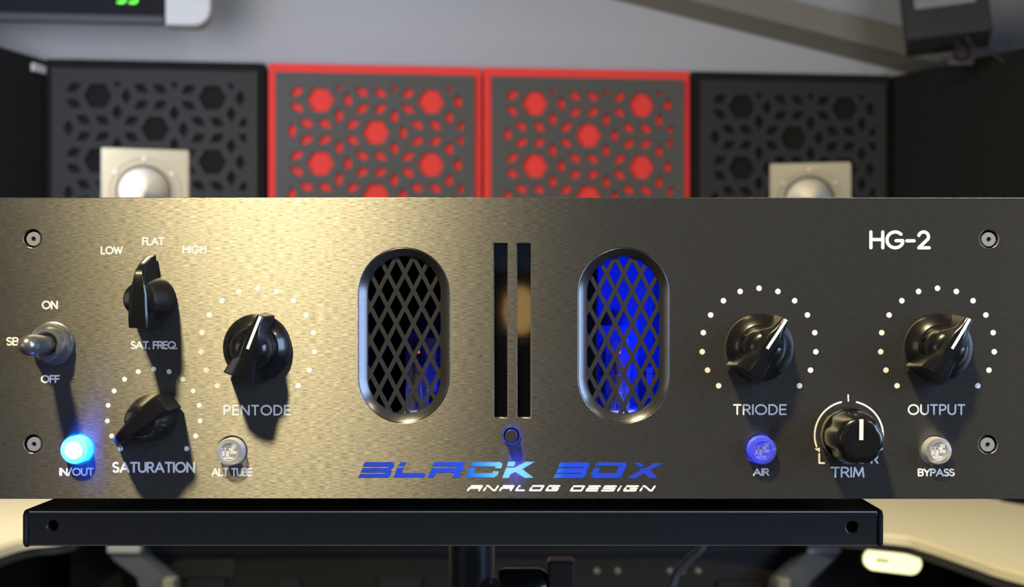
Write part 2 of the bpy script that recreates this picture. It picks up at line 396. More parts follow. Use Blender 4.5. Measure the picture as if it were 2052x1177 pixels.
# grey slanted brackets below the worktop
def prism_px(pts, D, thick, bev=.003):
    ps = [W(x, y, D) for x, y in pts]
    bm = bmesh.new(); a = [bm.verts.new(p) for p in ps]; c = [bm.verts.new(p + Vector((0, thick, 0))) for p in ps]
    bm.faces.new(a); bm.faces.new(c[::-1]); n = len(ps)
    for i in range(n): bm.faces.new((a[i], c[i], c[(i + 1) % n], a[(i + 1) % n]))
    bmesh.ops.recalc_face_normals(bm, faces=bm.faces[:])
    if bev: bmesh.ops.bevel(bm, geom=bm.edges[:], offset=bev, segments=2, affect='EDGES')
    return bm
b1 = prism_px([(212, 1090), (280, 1090), (283, 1118), (345, 1172), (350, 1260), (285, 1260), (275, 1162), (222, 1122)], 2.12, .05)
b2 = prism_px([(1618, 1090), (1686, 1090), (1680, 1116), (1622, 1172), (1615, 1260), (1550, 1260), (1552, 1170), (1618, 1112)], 2.12, .05)
for q0, q1 in ((214, 280), (1620, 1685)): dkobj('bracket_top', boxpx(q0, q1, 1084, 1109, 2.115, .02), M['brackettop'])  # paler block over the top of each bracket
dkobj('bracket', b1, M['grey']); dkobj('bracket', b2, M['grey'])
# dark equipment panel hanging under the desk
rk = empty('equipment_rack', W(920, 1090, 2.22), 'dark equipment rack with small lit screw heads under the desk', 'equipment')
def rko(name, bm, m, sm=None):
    o = obj(name, bm, m, rk, sm); o.location = -rk.location; return o
M['rack'] = mat('rack_panel_brown_black', (0.011, 0.010, 0.0085), 0.5, noise=.3, nscale=8)
M['racklight'] = mat('rack_rail', (0.022, 0.020, 0.016), 0.5)
rko('face_panel', boxpx(140, 1760, 1106, 1290, 2.22, .03), M['rack'])
rko('rail', boxpx(140, 1760, 1080, 1110, 2.20, .05), M['racklight'])
for x in (348, 590, 830, 1083, 1320): 
    bm = bmesh.new(); lathe(bm, [(.006, .0), (.006, .001)], 16, W(x, 1130, 2.219)); rko('screw_hole', bm, M['darkhole'])
for x in (1196, 1238, 1342, 1366, 1399):
    bm = bmesh.new(); lathe(bm, [(.0062, .0), (.0062, .003), (.0045, .005), (.002, .006)], 16, W(x, 1145, 2.219)); rko('screw_head', bm, M['speaker'], 40)
for x0, x1, y0 in ((375, 450, 1162), (760, 845, 1158), (560, 600, 1160), (1440, 1530, 1166)):
    rko('socket_block', boxpx(x0, x1, y0, 1230, 2.205, .015), M['darkhole'])
rko('module', boxpx(345, 470, 1122, 1160, 2.212, .01), M['racklight'])
for x in (325, 1562):
    rko('terminal_block', boxpx(x, x + 22, 1163, 1200, 2.10, .03), M['speaker'])
# lit oblong lamp under the desk
c = W(1790, 1127, 2.08)
lp = empty('lamp', c, 'glowing pale yellow oblong lamp under the right of the desk', 'lamp')
o = obj('diffuser', plate(stadium(0, 0, .034, .092), [], .012, .002), M['led_white'], lp, 30); o.rotation_euler = (0, R(97), 0)
o = obj('slot', bevel_box((-.018, -.0012, .0005), (.022, .0015, .004), .0005), M['grey'], lp); o.rotation_euler = (0, R(7), 0)
o = obj('housing', plate(stadium(0, 0, .040, .098), [], .02, .002), M['deskdark'], lp, 30); o.rotation_euler = (0, R(97), 0); o.location = (0, .012, 0)

# ------------------------------------------------------------------ studio monitors on the desk
def monitor(px0, px1, ytop, cy, D, rot, label, cx):
    wd = (px1 - px0) / F * D; xc = ((px0 + px1) / 2 - VX) / F * D
    zt = ZC - (ytop - VY) / F * D
    root = empty('studio_monitor', (xc, D - D0, ZD), label, 'speaker', 'silver monitors on the desk', R(rot))
    H = zt - ZD; bh = .27
    obj('cabinet', bevel_box((0, .11, H - bh / 2), (wd, .22, bh), .006, 3), M['speaker'], root, 40)
    zc = H - (cy - ytop) / F * D; r = wd / 2
    off = (cx - (px0 + px1) / 2) / F * D
    bm = bmesh.new(); lathe(bm, [(r * .84, 0), (r * .84, .0015), (r * .80, .0018), (r * .78, .0002)], 48, (off, -.0002, zc), cap0=False, cap1=False)
    lathe(bm, [(r * .70, .0002), (r * .68, .003), (r * .64, .003), (r * .63, .0005)], 48, (off, -.0002, zc), cap0=False, cap1=False)
    obj('trim_ring', bm, M['speaker'], root, 40)
    bm = bmesh.new(); lathe(bm, [(r * .635, .0003), (r * .62, .0010), (r * .58, .0010)], 48, (off, -.0002, zc)); obj('surround', bm, M['deskdark'], root, 40)
    bm = bmesh.new(); lathe(bm, [(r * .585, .0004), (r * .52, .003), (r * .10, .010), (r * .10, .012), (r * .03, .013)], 48, (off, -.0006, zc), cap0=False)
    obj('driver_cone', bm, M['cone'], root, 50)
    for a in (-125, -55, 55, 125, 0):
        bm = bmesh.new(); lathe(bm, [(.0035, 0), (.0035, .0015), (.0015, .002)], 12, (off + r * .77 * math.sin(R(a)), -.0008, zc + r * .77 * math.cos(R(a)))); obj('screw', bm, M['steel'], root)
    obj('stand_column', bevel_box((0, .11, (H - bh) / 2 + .006), (.05, .05, H - bh - .012), .003), M['deskdark'], root)
    obj('stand_base', bevel_box((0, .11, .006), (wd, .2, .012), .002), M['deskdark'], root)
monitor(207, 377, 298, 385, 2.42, 17, 'silver speaker with spun metal cone left of the red panels', 289)
monitor(1543, 1703, 326, 403, 2.52, -13, 'silver speaker with spun metal cone right of the red panels', 1622)

# ------------------------------------------------------------------ air conditioner on the back wall
a0 = W(330, 47, 3.38)
ac = empty('air_conditioner', a0, 'black-fronted wall air conditioner with green digits and white end', 'air conditioner', None, back_ang)
def extr_profile(prof, x0, x1, bev=0):
    bm = bmesh.new(); a = [bm.verts.new((x0, y, z)) for y, z in prof]; c = [bm.verts.new((x1, y, z)) for y, z in prof]; n = len(prof)
    bm.faces.new(a); bm.faces.new(c[::-1])
    for i in range(n): bm.faces.new((a[i], c[i], c[(i + 1) % n], a[(i + 1) % n]))
    bmesh.ops.recalc_face_normals(bm, faces=bm.faces[:])
    if bev: bmesh.ops.bevel(bm, geom=bm.edges[:], offset=bev, segments=3, affect='EDGES')
    return bm
obj('front_panel', extr_profile([(0, 0), (0, .29), (.03, .29), (.03, 0)], -.80, 0, .004), M['ac_black'], ac, 40)
obj('body', extr_profile([(.0305, .008), (.0305, .29), (.30, .29), (.30, .085)], -.80, -.0, .004), M['ac_white'], ac, 40)
cap = [(0.002, -.004), (.072, -.004)] + [(.072 + .046 * math.sin(R(a)), .042 - .046 * math.cos(R(a))) for a in range(10, 91, 10)] + [(.118, .294), (.002, .294)]
o = obj('end_cap', plate(cap, [], .07, .006), M['ac_white'], ac, 40); o.location = (0, -.006, 0)
obj('display_window', bevel_box((-.105, -.0008, .06), (.12, .0015, .11), .0004), M['ac_black'], ac)
obj('lower_lip', extr_profile([(-.004, -.002), (-.004, .018), (-.0005, .018), (-.0005, -.002)], -.80, -.002, .001), M['deskdark'], ac)
def seg7(ch):
    on = {'3': 'abgcd', '5': 'afgcd'}[ch]; w_, h_ = .020, .036; t_ = .005; bm = bmesh.new()
    pos = {'a': (0, h_, 1), 'g': (0, h_ / 2, 1), 'd': (0, 0, 1), 'b': (w_ / 2, h_ * .75, 0), 'c': (w_ / 2, h_ * .25, 0), 'f': (-w_ / 2, h_ * .75, 0), 'e': (-w_ / 2, h_ * .25, 0)}
    for k in on:
        x, z, hz_ = pos[k]; box(bm, (x, 0, z), (w_ - t_ * .6, .001, t_) if hz_ else (t_, .001, h_ / 2 - t_ * .6))
    return bm
for i, ch in enumerate('35'):
    o = obj('display_digit', seg7(ch), M['green'], ac); o.location = (-.111 + i * .030, -.0022, .052)

# ------------------------------------------------------------------ small speaker on the right partition
D = 3.50
c = W(1903, 58, D)
sp = empty('surround_speaker', c, 'small black speaker with grey grille on a clamp above the right partition', 'speaker'); sp.rotation_euler = (R(-14), R(-5), R(-12))
obj('cabinet', bevel_box((0, .06, .10), (.222, .12, .23), .012, 3), M['deskdark'], sp, 40)
obj('grille', bevel_box((-.004, -.003, .133), (.160, .006, .13), .003), M['smallgrille'], sp)
st = bmesh.new(); tube(st, [W(1920, 80, D + .06), W(1920, 104, D + .03), W(1922, 122, D)], .010)
cl = empty('speaker_clamp', W(1922, 128, D), 'dark clamp stem holding the small speaker on the partition', 'clamp')
def clo(name, bm, m): o = obj(name, bm, m, cl, 40); o.location = -cl.location
clo('stem', st, M['deskdark'])
bm = bmesh.new(); lathe(bm, [(.018, 0), (.020, .01), (.020, .035), (.012, .04)], 20, W(1922, 112, D) + Vector((0, .0, 0))); clo('knob', bm, mat('rust_brown_plastic', (.012, .005, .004), .7))
clo('clamp_foot', bevel_box(W(1922, 124, D) + Vector((0, .02, 0)), (.07, .07, .022), .005), M['deskdark'])
bm = bmesh.new(); tube(bm, [W(1936, 72, D), W(1948, 92, D), W(1966, 104, D), W(1990, 108, D), W(2020, 130, D)], .0025, 8)
tag(obj('speaker_cable', bm, M['deskdark'], None, 40), 'thin dark cable dropping from the small upper right speaker', 'cable')
# white clip on the left partition
k = (L1 - L2).normalized(); p = L2 + k * .05 + Vector((0, 0, W(0, 134, 3.55).z))
ang = math.atan2(k.y, k.x)
clipm = bevel_box((0, 0, 0), (.085, .012, .022), .003)
o = obj('wall_clip', clipm, M['ac_white']); o.location = p - nl * .008 ; o.rotation_euler = (0, 0, ang)
tag(o, 'small white clip near the top of the left black partition', 'clip')

# ------------------------------------------------------------------ THE UNIT
unit = empty('tube_processor', (0, 0, ZC), 'wide black brushed-metal audio unit with knobs and blue-lit tube windows', 'audio unit')
PT = 5 * mm                                    # panel thickness
def up(name, me, m, parent=None, smooth=None, loc=None, rot=None):
    o = obj(name, me, m, parent or unit, smooth)
    if loc is not None: o.location = loc
    if rot is not None: o.rotation_euler = (0, rot, 0)
    return o
VL = (809, 672.5); VRt = (1250, 672.5)
SCREWS = [(65, 478), (66, 890), (1982, 479), (1980, 891)]
BUTTONS = [(157, 900, 31), (465, 904, 30), (1524, 901, 31), (1874, 902, 29.5)]
# logo polygons (read off the letters, drawing units then converted)
def z8(pts): return [(1020 + x / 6.218, 910 + y / 6.222) for x, y in pts]
def z7(pts): return [(700 + x / 6.218, 910 + y / 6.222) for x, y in pts]
Bq = [(640, 108), (985, 108), (1005, 128), (1002, 160), (965, 200), (972, 225), (960, 262), (925, 302), (553, 302), (580, 252), (890, 252), (900, 245), (896, 238), (585, 238), (614, 180), (922, 180), (932, 172), (930, 164), (615, 164), (625, 130)]
LOGO = [z7([(x - 445, y - 6) for x, y in Bq]),
        z7([(640, 103), (712, 103), (690, 152), (614, 152)]), z7([(596, 170), (680, 170), (655, 238), (932, 238), (947, 252), (932, 292), (553, 292)]),
        z7([(1058, 103), (1445, 103), (1368, 294), (1288, 294), (1312, 232), (1085, 232), (1050, 294), (975, 294), (1028, 178), (1345, 174), (1352, 154), (1036, 152)]),
        z7([(1532, 102), (1880, 102), (1908, 125), (1895, 180), (1815, 180), (1822, 156), (1508, 156)]),
        z7([(1490, 176), (1572, 176), (1546, 240), (1780, 240), (1795, 216), (1862, 220), (1850, 262), (1802, 294), (1447, 294)]),
        z8([(-8, 98), (80, 98), (64, 155), (-28, 155)]),
        z8([(-34, 172), (70, 172), (208, 99), (318, 101), (165, 190), (306, 298), (196, 300), (80, 225), (20, 252), (-4, 300), (-86, 302)]),
        z8(Bq),
        z8([(1074, 150), (1095, 108), (1450, 108), (1470, 130), (1405, 280), (1378, 302), (1048, 302), (1023, 276), (1028, 240), (1065, 178), (1132, 178), (1112, 241), (1335, 241), (1370, 151)]),
        z8([(1550, 113), (1635, 113), (1690, 160), (1618, 158)]),
        z8([(1812, 113), (1928, 117), (1758, 200), (1852, 304), (1752, 304), (1680, 240), (1585, 304), (1466, 302), (1640, 206), (1625, 184), (1705, 180)])]
toq = lambda pts: [(QX(x), QZ(y)) for x, y in pts]
LOGOQ = [toq(p) for p in LOGO]
x0, x1 = QX(1022) - .2413, QX(1022) + .2413; zt, zb = QZ(396), QZ(1000.5)
holes = [stadium(QX(v[0]), QZ(v[1]), 182 * S, 351 * S) for v in (VL, VRt)]
holes += [circ(QX(x), QZ(y), 18.3 * S) for x, y in SCREWS]
holes += [circ(QX(x), QZ(y), r * S) for x, y, r in BUTTONS] + [circ(QX(1025), QZ(873), 17 * S)]
for a, b_ in ((990, 1016.5), (1036.5, 1063)):
    holes.append([(QX(a), QZ(488)), (QX(b_), QZ(488)), (QX(b_), QZ(837)), (QX(a), QZ(837))])
for xx in (x0 + .0079, x1 - .0079):
    for zz in (zt - .006, zb + .006): holes.append([(p[0] + xx, p[1] * .8 + zz) for p in circ(0, 0, .0035, 20)])
panel = up('front_panel', plate([(x0, zb), (x1, zb), (x1, zt), (x0, zt)], holes, PT, .00022), M['panel'], smooth=None)
# back plate closing the panel's openings (dark inside), chassis box
cw = .2159; cx = QX(1022)
def ubox(name, a, b_, m, parent=None, bev=.0006):
    c = [(a[i] + b_[i]) / 2 for i in range(3)]; s = [abs(b_[i] - a[i]) for i in range(3)]
    return up(name, bevel_box(c, s, bev, 1), m, parent)
YB = PT + .0002
ztc, zbc = zt - .001, zb + .001
ubox('top_cover', (cx - cw, YB, ztc - .0012), (cx + cw, .26, ztc), M['chassis'])
ubox('bottom_cover', (cx - cw, YB, zbc), (cx + cw, .26, zbc + .0012), M['chassis'])
ubox('side_cover', (cx - cw, YB, zbc + .0012), (cx - cw + .0012, .26, ztc - .0012), M['chassis'])
ubox('side_cover', (cx + cw - .0012, YB, zbc + .0012), (cx + cw, .26, ztc - .0012), M['chassis'])
ubox('rear_cover', (cx - cw, .26, zbc), (cx + cw, .2612, ztc), M['chassis'])
ZT = QZ(1001) - .0052
for x in (cx - .07, cx + .07):
    for y in (.06, .225):
        bm = bmesh.new(); lathe(bm, [(.007, ZT), (.009, zb)], 24, (x, y, 0), 'Z'); up('rubber_foot', bm, M['deskdark'])

# chamfered window frames and diamond grilles
def loft(rings, close=True):
    bm = bmesh.new(); vs_ = [[bm.verts.new((x, y, z)) for x, z in pts] for pts, y in rings]
    for a, b_ in zip(vs_, vs_[1:]):
        n = len(a)
        for i in range(n): bm.faces.new((a[i], a[(i + 1) % n], b_[(i + 1) % n], b_[i]))
    return bm
def inset_st(v, w_, h_): return stadium(QX(v[0]), QZ(v[1]), w_ * S, h_ * S)
def clip_convex_bar(p0, p1, wd, poly):
    d = Vector((p1[0] - p0[0], p1[1] - p0[1])).normalized(); n = Vector((-d.y, d.x)) * wd / 2
    q = [(p0[0] + n.x, p0[1] + n.y), (p1[0] + n.x, p1[1] + n.y), (p1[0] - n.x, p1[1] - n.y), (p0[0] - n.x, p0[1] - n.y)]
    for i in range(len(poly)):
        a, b_ = poly[i], poly[(i + 1) % len(poly)]
        if abs(a[0] - b_[0]) + abs(a[1] - b_[1]) < 1e-9: continue
        ins = lambda p: (b_[0] - a[0]) * (p[1] - a[1]) - (b_[1] - a[1]) * (p[0] - a[0])
        out = []
        for j in range(len(q)):
            p, r = q[j], q[(j + 1) % len(q)]; ip, ir = ins(p), ins(r)
            if ip >= 0: out.append(p)
            if (ip >= 0) != (ir >= 0):
                k = ip / (ip - ir); out.append((p[0] + (r[0] - p[0]) * k, p[1] + (r[1] - p[1]) * k))
        q = out
        if len(q) < 3: return []
    return q
for v, lab in ((VL, None), (VRt, None)):
    bm = loft([(inset_st(v, 181.6, 350.6), .0001), (inset_st(v, 180, 349), .00005), (inset_st(v, 149, 321), .0014), (inset_st(v, 146, 318), .0017), (inset_st(v, 146, 318), PT)])
    bmesh.ops.recalc_face_normals(bm, faces=bm.faces[:])
    bz = up('window_frame', bm, M['bezel'], smooth=35)
    # grille: straight bars crossing, clipped to the opening
    inner = inset_st(v, 148, 320); bm = bmesh.new()
    nx, ny = v[0] + .7, 548; hx, hy = 17.3, 33.6
    for sgn in (1, -1):
        for k in range(-16, 17):
            c0 = (nx + 2 * hx * k, ny)
            p0 = (QX(c0[0] - sgn * hx * 14), QZ(c0[1] - hy * 14)); p1 = (QX(c0[0] + sgn * hx * 14), QZ(c0[1] + hy * 14))
            q = clip_convex_bar(p0, p1, 8.0 * S, inner)
            if len(q) >= 3 and area(q) > 1e-8:
                yo = .0019 + (0.00004 if sgn > 0 else 0)
                a = [bm.verts.new((x, yo, z)) for x, z in q]; c = [bm.verts.new((x, yo + .0012, z)) for x, z in q]
                bm.faces.new(a); bm.faces.new(c[::-1])
                for i in range(len(a)): bm.faces.new((a[i], c[i], c[(i + 1) % len(a)], a[(i + 1) % len(a)]))
    bmesh.ops.recalc_face_normals(bm, faces=bm.faces[:])
    up('diamond_grille', bm, M['mesh'], bz)

# lit bays behind the windows, with the tubes
def bay(v, xl, xr, depth, lining, name):
    a = (QX(v[0] - xl), YB + .0006, QZ(510 - 40)); b_ = (QX(v[0] + xr), YB + depth, QZ(850))
    bm = bmesh.new(); g = box(bm, [(a[i] + b_[i]) / 2 for i in range(3)], [abs(b_[i] - a[i]) for i in range(3)])
    bmesh.ops.delete(bm, geom=[f for f in bm.faces if f.normal.y < -.9], context='FACES')
    bmesh.ops.reverse_faces(bm, faces=bm.faces[:])
    return up(name, bm, lining)
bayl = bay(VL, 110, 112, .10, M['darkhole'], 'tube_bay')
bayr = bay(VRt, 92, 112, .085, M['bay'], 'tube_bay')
def vacuum_tube(px, ztop, zbase, D, r, dome=False, hot=False, sr=1.25):
    x = (px - VX) / F * D; y = D - D0; zt_ = -(ztop - VY) / F * D; zb_ = -(zbase - VY) / F * D; h = zt_ - zb_
    root = bpy.data.objects.new('vacuum_tube', None); C.objects.link(root); root.parent = unit; root.location = (x, y, zb_); root.empty_display_size = .01
    bm = bmesh.new(); lathe(bm, [(r, 0), (r, h * .80), (r * .93, h * .87), (r * .70, h * .93), (r * .3, h * .965), (r * .12, h * .985), (r * .05, h)], 28, axis='Z', cap0=True)
    obj('glass_bulb', bm, M['tubeglass'], root, 60)
    bm = bmesh.new(); ar = .78 if dome else .45
    lathe(bm, [(r * ar, h * .14), (r * ar, h * .20), (r * ar * .86, h * .21), (r * ar * .86, h * .30), (r * ar, h * .31), (r * ar, h * .42), (r * ar * .86, h * .43), (r * ar * .86, h * .53), (r * ar, h * .54), (r * ar, h * .64)], 10, (0, 0, 0), 'Z'); obj('anode', bm, M['anode'], root)
    for hh in (.10, .70):
        bm = bmesh.new(); lathe(bm, [(r * .84, h * hh), (r * .84, h * hh + .0005)], 24, axis='Z'); obj('mica_spacer', bm, M['tubeglass'], root)
    bm = bmesh.new() if hot else None
    if hot: tube(bm, [(r * .1, -r * .2, h * .70), (r * .1, -r * .2, h * .735)], r * .13, 8); obj('heater', bm, M['glow'], root)
    bm = bmesh.new()
    for q in range(7):
        aa = q * 2 * math.pi / 9; tube(bm, [(r * .7 * math.cos(aa), r * .7 * math.sin(aa), 0), (r * .4 * math.cos(aa), r * .4 * math.sin(aa), h * .16)], .0003, 6)
    obj('pins', bm, M['anode'], root)
    if dome:
        bm = bmesh.new(); lathe(bm, [(r * .92, h * .80), (r * .86, h * .87), (r * .66, h * .925), (r * .2, h * .955)], 24, axis='Z', cap0=False); obj('getter_dome', bm, M['darkhole'], root)
    bm = bmesh.new(); lathe(bm, [(r * sr, -.0045), (r * sr, -.001), (r * (sr - .2), -.0002)], 28, axis='Z'); obj('socket', bm, M['socket'], root, 40)
    return root
vacuum_tube(836, 660, 821, .406, .0037, False, True, 1.7)
vacuum_tube(866, 600, 812, .432, .0085, True)
vacuum_tube(1238, 660, 821, .404, .0037, False, True, 1.7)
vacuum_tube(1236, 612, 815, .428, .0072, True)
vacuum_tube(1300, 690, 815, .444, .0085)
def led(name, loc, e, col, r=.002):
    l = bpy.data.lights.new(name, 'POINT'); l.energy = e; l.color = col; l.shadow_soft_size = r
    o = bpy.data.objects.new(name, l); C.objects.link(o); o.location = Vector(loc) + Vector((0, 0, ZC)); return o
led('tube_led_right', (QX(1348), .030, QZ(660)), .085, (.0, .012, 1.0))
led('tube_led_right_low', (QX(1290), .014, QZ(842)), .006, (.04, .12, 1.0))
ubox('partition_plate', (QX(1160), .012, QZ(842)), (QX(1202), .05, QZ(478)), M['darkhole'])
led('tube_led_left', (QX(895), .030, QZ(800)), .010, (.01, .04, 1.0))

# level meter windows with their ladder of segments
for a, b_ in ((990, 1016.5), (1036.5, 1063)):
    mw = ubox('meter_window', (QX(a - 2), PT * .5, QZ(839)), (QX(b_ + 2), PT * .5 + .0008, QZ(486)), M['smoked'], panel, .0001)
    mw.parent = unit
    ubox('meter_back', (QX(a - 3), PT + .0005, QZ(841)), (QX(b_ + 3), PT + .001, QZ(484)), M['darkhole'])
    base = None
    for i in range(22):
        z = 494 + i * 15.9
        if z > 834: break
        if base is None:
            base = bevel_box((0, 0, 0), ((b_ - a - 3) * S, .0012, 10.5 * S), .0002, 1)
            me = bpy.data.meshes.new('meter_segment'); base.to_mesh(me); me.materials.append(M['segment'])
        o = bpy.data.objects.new('meter_segment', me); C.objects.link(o); o.parent = mw; o.location = (QX((a + b_) / 2), PT * .5 + .0018, QZ(z + 5))

# logo letters
for i, p in enumerate(LOGOQ):
    up('logo_letter_piece', plate(p, [], .0004), M['blueplexi'], panel, loc=(0, -.00008, 0))
led('logo_led', (QX(1034), -.0035, QZ(940)), .0014, (.02, .06, 1.0), .003)

# ------------------------------------------------------------------ lettering (stroke font)
def arc(cx, cy, rx, ry, a0, a1, n=14): return [(cx + rx * math.cos(R(a0 + (a1 - a0) * i / n)), cy + ry * math.sin(R(a0 + (a1 - a0) * i / n))) for i in range(n + 1)]
FONT = {
 'A': (.86, [[(0, 0), (.43, 1), (.86, 0)], [(.15, .33), (.71, .33)]]),
 'B': (.60, [[(0, 0), (0, 1), (.32, 1)] + arc(.32, .76, .24, .24, 90, -90) + [(0, .52)], [(.32, .52)] + arc(.34, .26, .27, .26, 90, -90) + [(0, 0)]]),
 'D': (.74, [[(0, 0), (0, 1), (.28, 1)] + arc(.28, .5, .46, .5, 90, -90) + [(0, 0)]]),
 'E': (.54, [[(.54, 0), (0, 0), (0, 1), (.54, 1)], [(0, .52), (.5, .52)]]),
 'F': (.50, [[(0, 0), (0, 1), (.50, 1)], [(0, .52), (.45, .52)]]),
 'G': (.90, [arc(.47, .5, .47, .5, 45, 360 - 28, 22) + [(.90, .45), (.52, .45)]]),
 'H': (.68, [[(0, 0), (0, 1)], [(.68, 0), (.68, 1)], [(0, .52), (.68, .52)]]),
 'I': (.0, [[(0, 0), (0, 1)]]),
 'L': (.48, [[(0, 1), (0, 0), (.48, 0)]]),
 'M': (.86, [[(0, 0), (.10, 1), (.43, .1), (.76, 1), (.86, 0)]]),
 'N': (.72, [[(0, 0), (0, 1), (.72, 0), (.72, 1)]]),
 'O': (.98, [arc(.49, .5, .49, .5, 0, 360, 28)]),
 'P': (.58, [[(0, 0), (0, 1), (.30, 1)] + arc(.30, .73, .28, .27, 90, -90) + [(0, .46)]]),
 'Q': (.98, [arc(.49, .5, .49, .5, 0, 360, 28), [(.62, .28), (.90, -.03)]]),
 'R': (.60, [[(0, 0), (0, 1), (.30, 1)] + arc(.30, .74, .27, .26, 90, -90) + [(0, .48)], [(.30, .48), (.60, 0)]]),
 'S': (.56, [arc(.28, .74, .26, .26, 40, 200, 12) + [(.12, .57), (.42, .46)] + arc(.28, .26, .28, .26, 35, -145, 12)]),
 'T': (.64, [[(0, 1), (.64, 1)], [(.32, 1), (.32, 0)]]),
 'U': (.70, [[(0, 1), (0, .36)] + arc(.35, .35, .35, .35, 180, 360) + [(.70, 1)]]),
 'W': (1.12, [[(0, 1), (.28, 0), (.56, .95), (.84, 0), (1.12, 1)]]),
 'X': (.7, [[(0, 0), (.7, 1)], [(0, 1), (.7, 0)]]),
 'Y': (.70, [[(0, 1), (.35, .46), (.70, 1)], [(.35, .46), (.35, 0)]]),
 '/': (.42, [[(0, -.06), (.42, 1.06)]]),
 '.': (.02, [[(0, 0), (.02, 0)]]),
 '-': (.42, [[(0, .44), (.42, .44)]]),
 '2': (.62, [arc(.30, .70, .28, .30, 165, -35, 14) + [(.02, 0), (.62, 0)]]),
 ' ': (.28, []),
}
YP = -.00004
FC = [0]
def nexty():
    FC[0] = (FC[0] + 1) % 16; return YP - FC[0] * .000004
def stroke_mesh(bm, pts, wd, seg=10):
    P = [Vector(p) for p in pts]; P = [p for i_, p in enumerate(P) if i_ == 0 or (p - P[i_ - 1]).length > 1e-9]
    if len(P) < 2: return
    subs = [[P[0]]]
    for i_ in range(1, len(P)):
        subs[-1].append(P[i_])
        if i_ < len(P) - 1:
            a, b_ = (P[i_] - P[i_ - 1]).normalized(), (P[i_ + 1] - P[i_]).normalized()
            if a.dot(b_) < .8: subs.append([P[i_]])
    for sb in subs:
        yy = nexty(); prev = None
        for i_, p in enumerate(sb):
            d = (sb[min(i_ + 1, len(sb) - 1)] - sb[max(i_ - 1, 0)]).normalized(); n = Vector((-d.y, d.x)) * wd / 2
            cur = (bm.verts.new((p.x + n.x, yy, p.y + n.y)), bm.verts.new((p.x - n.x, yy, p.y - n.y)))
            if prev: bm.faces.new((prev[0], prev[1], cur[1], cur[0]))
            prev = cur
        for p in (sb[0], sb[-1]):
            yy = nexty(); bm.faces.new([bm.verts.new((p.x + wd / 2 * math.cos(2 * math.pi * i_ / seg), yy, p.y + wd / 2 * math.sin(2 * math.pi * i_ / seg))) for i_ in range(seg)])
def text(txt, px0, px1, py0, py1, wpx, gap=.20, name='lettering', shear=0):
    ws = [FONT[c][0] for c in txt]; tot = sum(ws) + gap * (len(txt) - 1)
    h = (py1 - py0 - wpx); sx = (px1 - px0 - wpx) / tot; x = px0 + wpx / 2; bm = bmesh.new()
    for c, w_ in zip(txt, ws):
        for st_ in FONT[c][1]:
            pts = [(QX(x + p[0] * sx), QZ(py1 - wpx / 2 - p[1] * h)) for p in st_]
            stroke_mesh(bm, pts, (wpx + .45) * S)
        x += (w_ + gap) * sx
    for f in bm.faces:
        f.normal_update()
        if f.normal.y > 0: f.normal_flip()
    return up(name, bm, M['print'], panel)
T = [('LOW', 202, 246, 494, 510, 2.7, .2), ('FLAT', 285, 329, 476, 492, 2.7, .14), ('HIGH', 366, 414, 493, 508.5, 2.7, .24),
     ('ON', 84, 116, 603, 620, 2.9, .22), ('OFF', 82, 120, 752, 768, 2.9, .2), ('SB', 12.5, 38, 676, 693, 3.0, .18),
     ('SAT. FREQ.', 262, 355, 684, 700, 2.7, .16), ('IN/OUT', 119, 188, 938, 954, 2.7, .2), ('SATURATION', 225, 391, 926, 948, 3.6, .22),
     ('PENTODE', 448, 583, 812, 833, 2.8, .30), ('ALT TUBE', 424, 506, 938.5, 955, 2.7, .16), ('TRIODE', 1469, 1576, 810.5, 832, 2.8, .26),
     ('OUTPUT', 1819, 1934, 810.5, 832, 2.8, .26), ('TRIM', 1665, 1732, 936, 957.5, 3.0, .22), ('AIR', 1509, 1541, 939, 954, 2.7, .2),
     ('BYPASS', 1839, 1913, 939.5, 955, 2.7, .16), ('L', 1640, 1653, 908.5, 930, 3.2, .2), ('R', 1745, 1760, 910, 930, 3.0, .2), ('HG-2', 1742, 1865, 462, 500, 6.2, .24)]
for t_ in T: text(*t_)
# slanted square lettering of the second line
SQ = {'A': [[(0, 0), (.0, .55), (.0, .55), (1, .55)], [(.05, 1), (1, 1), (1, 0)]], 'N': [[(0, 0), (0, .55)], [(0, 1), (.15, 1), (.85, 0), (1, 0), (1, 1)]],
      'L': [[(0, 1), (.1, 1)], [(0, .62), (0, 0), (1, 0)]], 'O': [[(0, .62), (0, 0), (1, 0), (1, 1), (0, 1)]], 'G': [[(1, 1), (0, 1)], [(0, .62), (0, 0), (1, 0), (1, .5), (.45, .5)]],
      'D': [[(0, .62), (0, 0), (1, 0), (1, 1), (0, 1)]], 'E': [[(1, 1), (0, 1)], [(.95, .5), (0, .5), (0, 0), (1, 0)]], 'S': [[(1, 1), (0, 1)], [(0, .55), (1, .5), (1, 0), (0, 0)]],
      'I': [[(0, 1), (0, 1.02)], [(0, .62), (0, 0)]]}
def sqtext(items, y0, y1, wpx, slant):
    bm = bmesh.new()
    for ch, xa, xb in items:
        for st_ in SQ[ch]:
            pts = []
            for p in st_:
                v = min(1, p[1]); x = xa + wpx / 2 + 0.6 + (xb - xa - wpx - slant) * p[0] + slant * v; pts.append((QX(x), QZ(y1 - wpx / 2 - v * (y1 - y0 - wpx))))
            if len(pts) == 2 and pts[0] == pts[1]: pts = [pts[0], (pts[0][0] + .00001, pts[0][1])]
            stroke_mesh(bm, pts, wpx * S, 8)
    for f in bm.faces:
        f.normal_update()
        if f.normal.y > 0: f.normal_flip()
    up('lettering', bm, M['print'], panel)
zz = lambda a, b_: (690 + a / 3.109, 690 + b_ / 3.109)
sqtext([(c, *zz(a, b_)) for c, a, b_ in (('A', 762, 862), ('N', 862, 962), ('A', 962, 1058), ('L', 1062, 1142), ('O', 1148, 1245), ('G', 1250, 1345))], 972.5, 985, 3.8, 6)
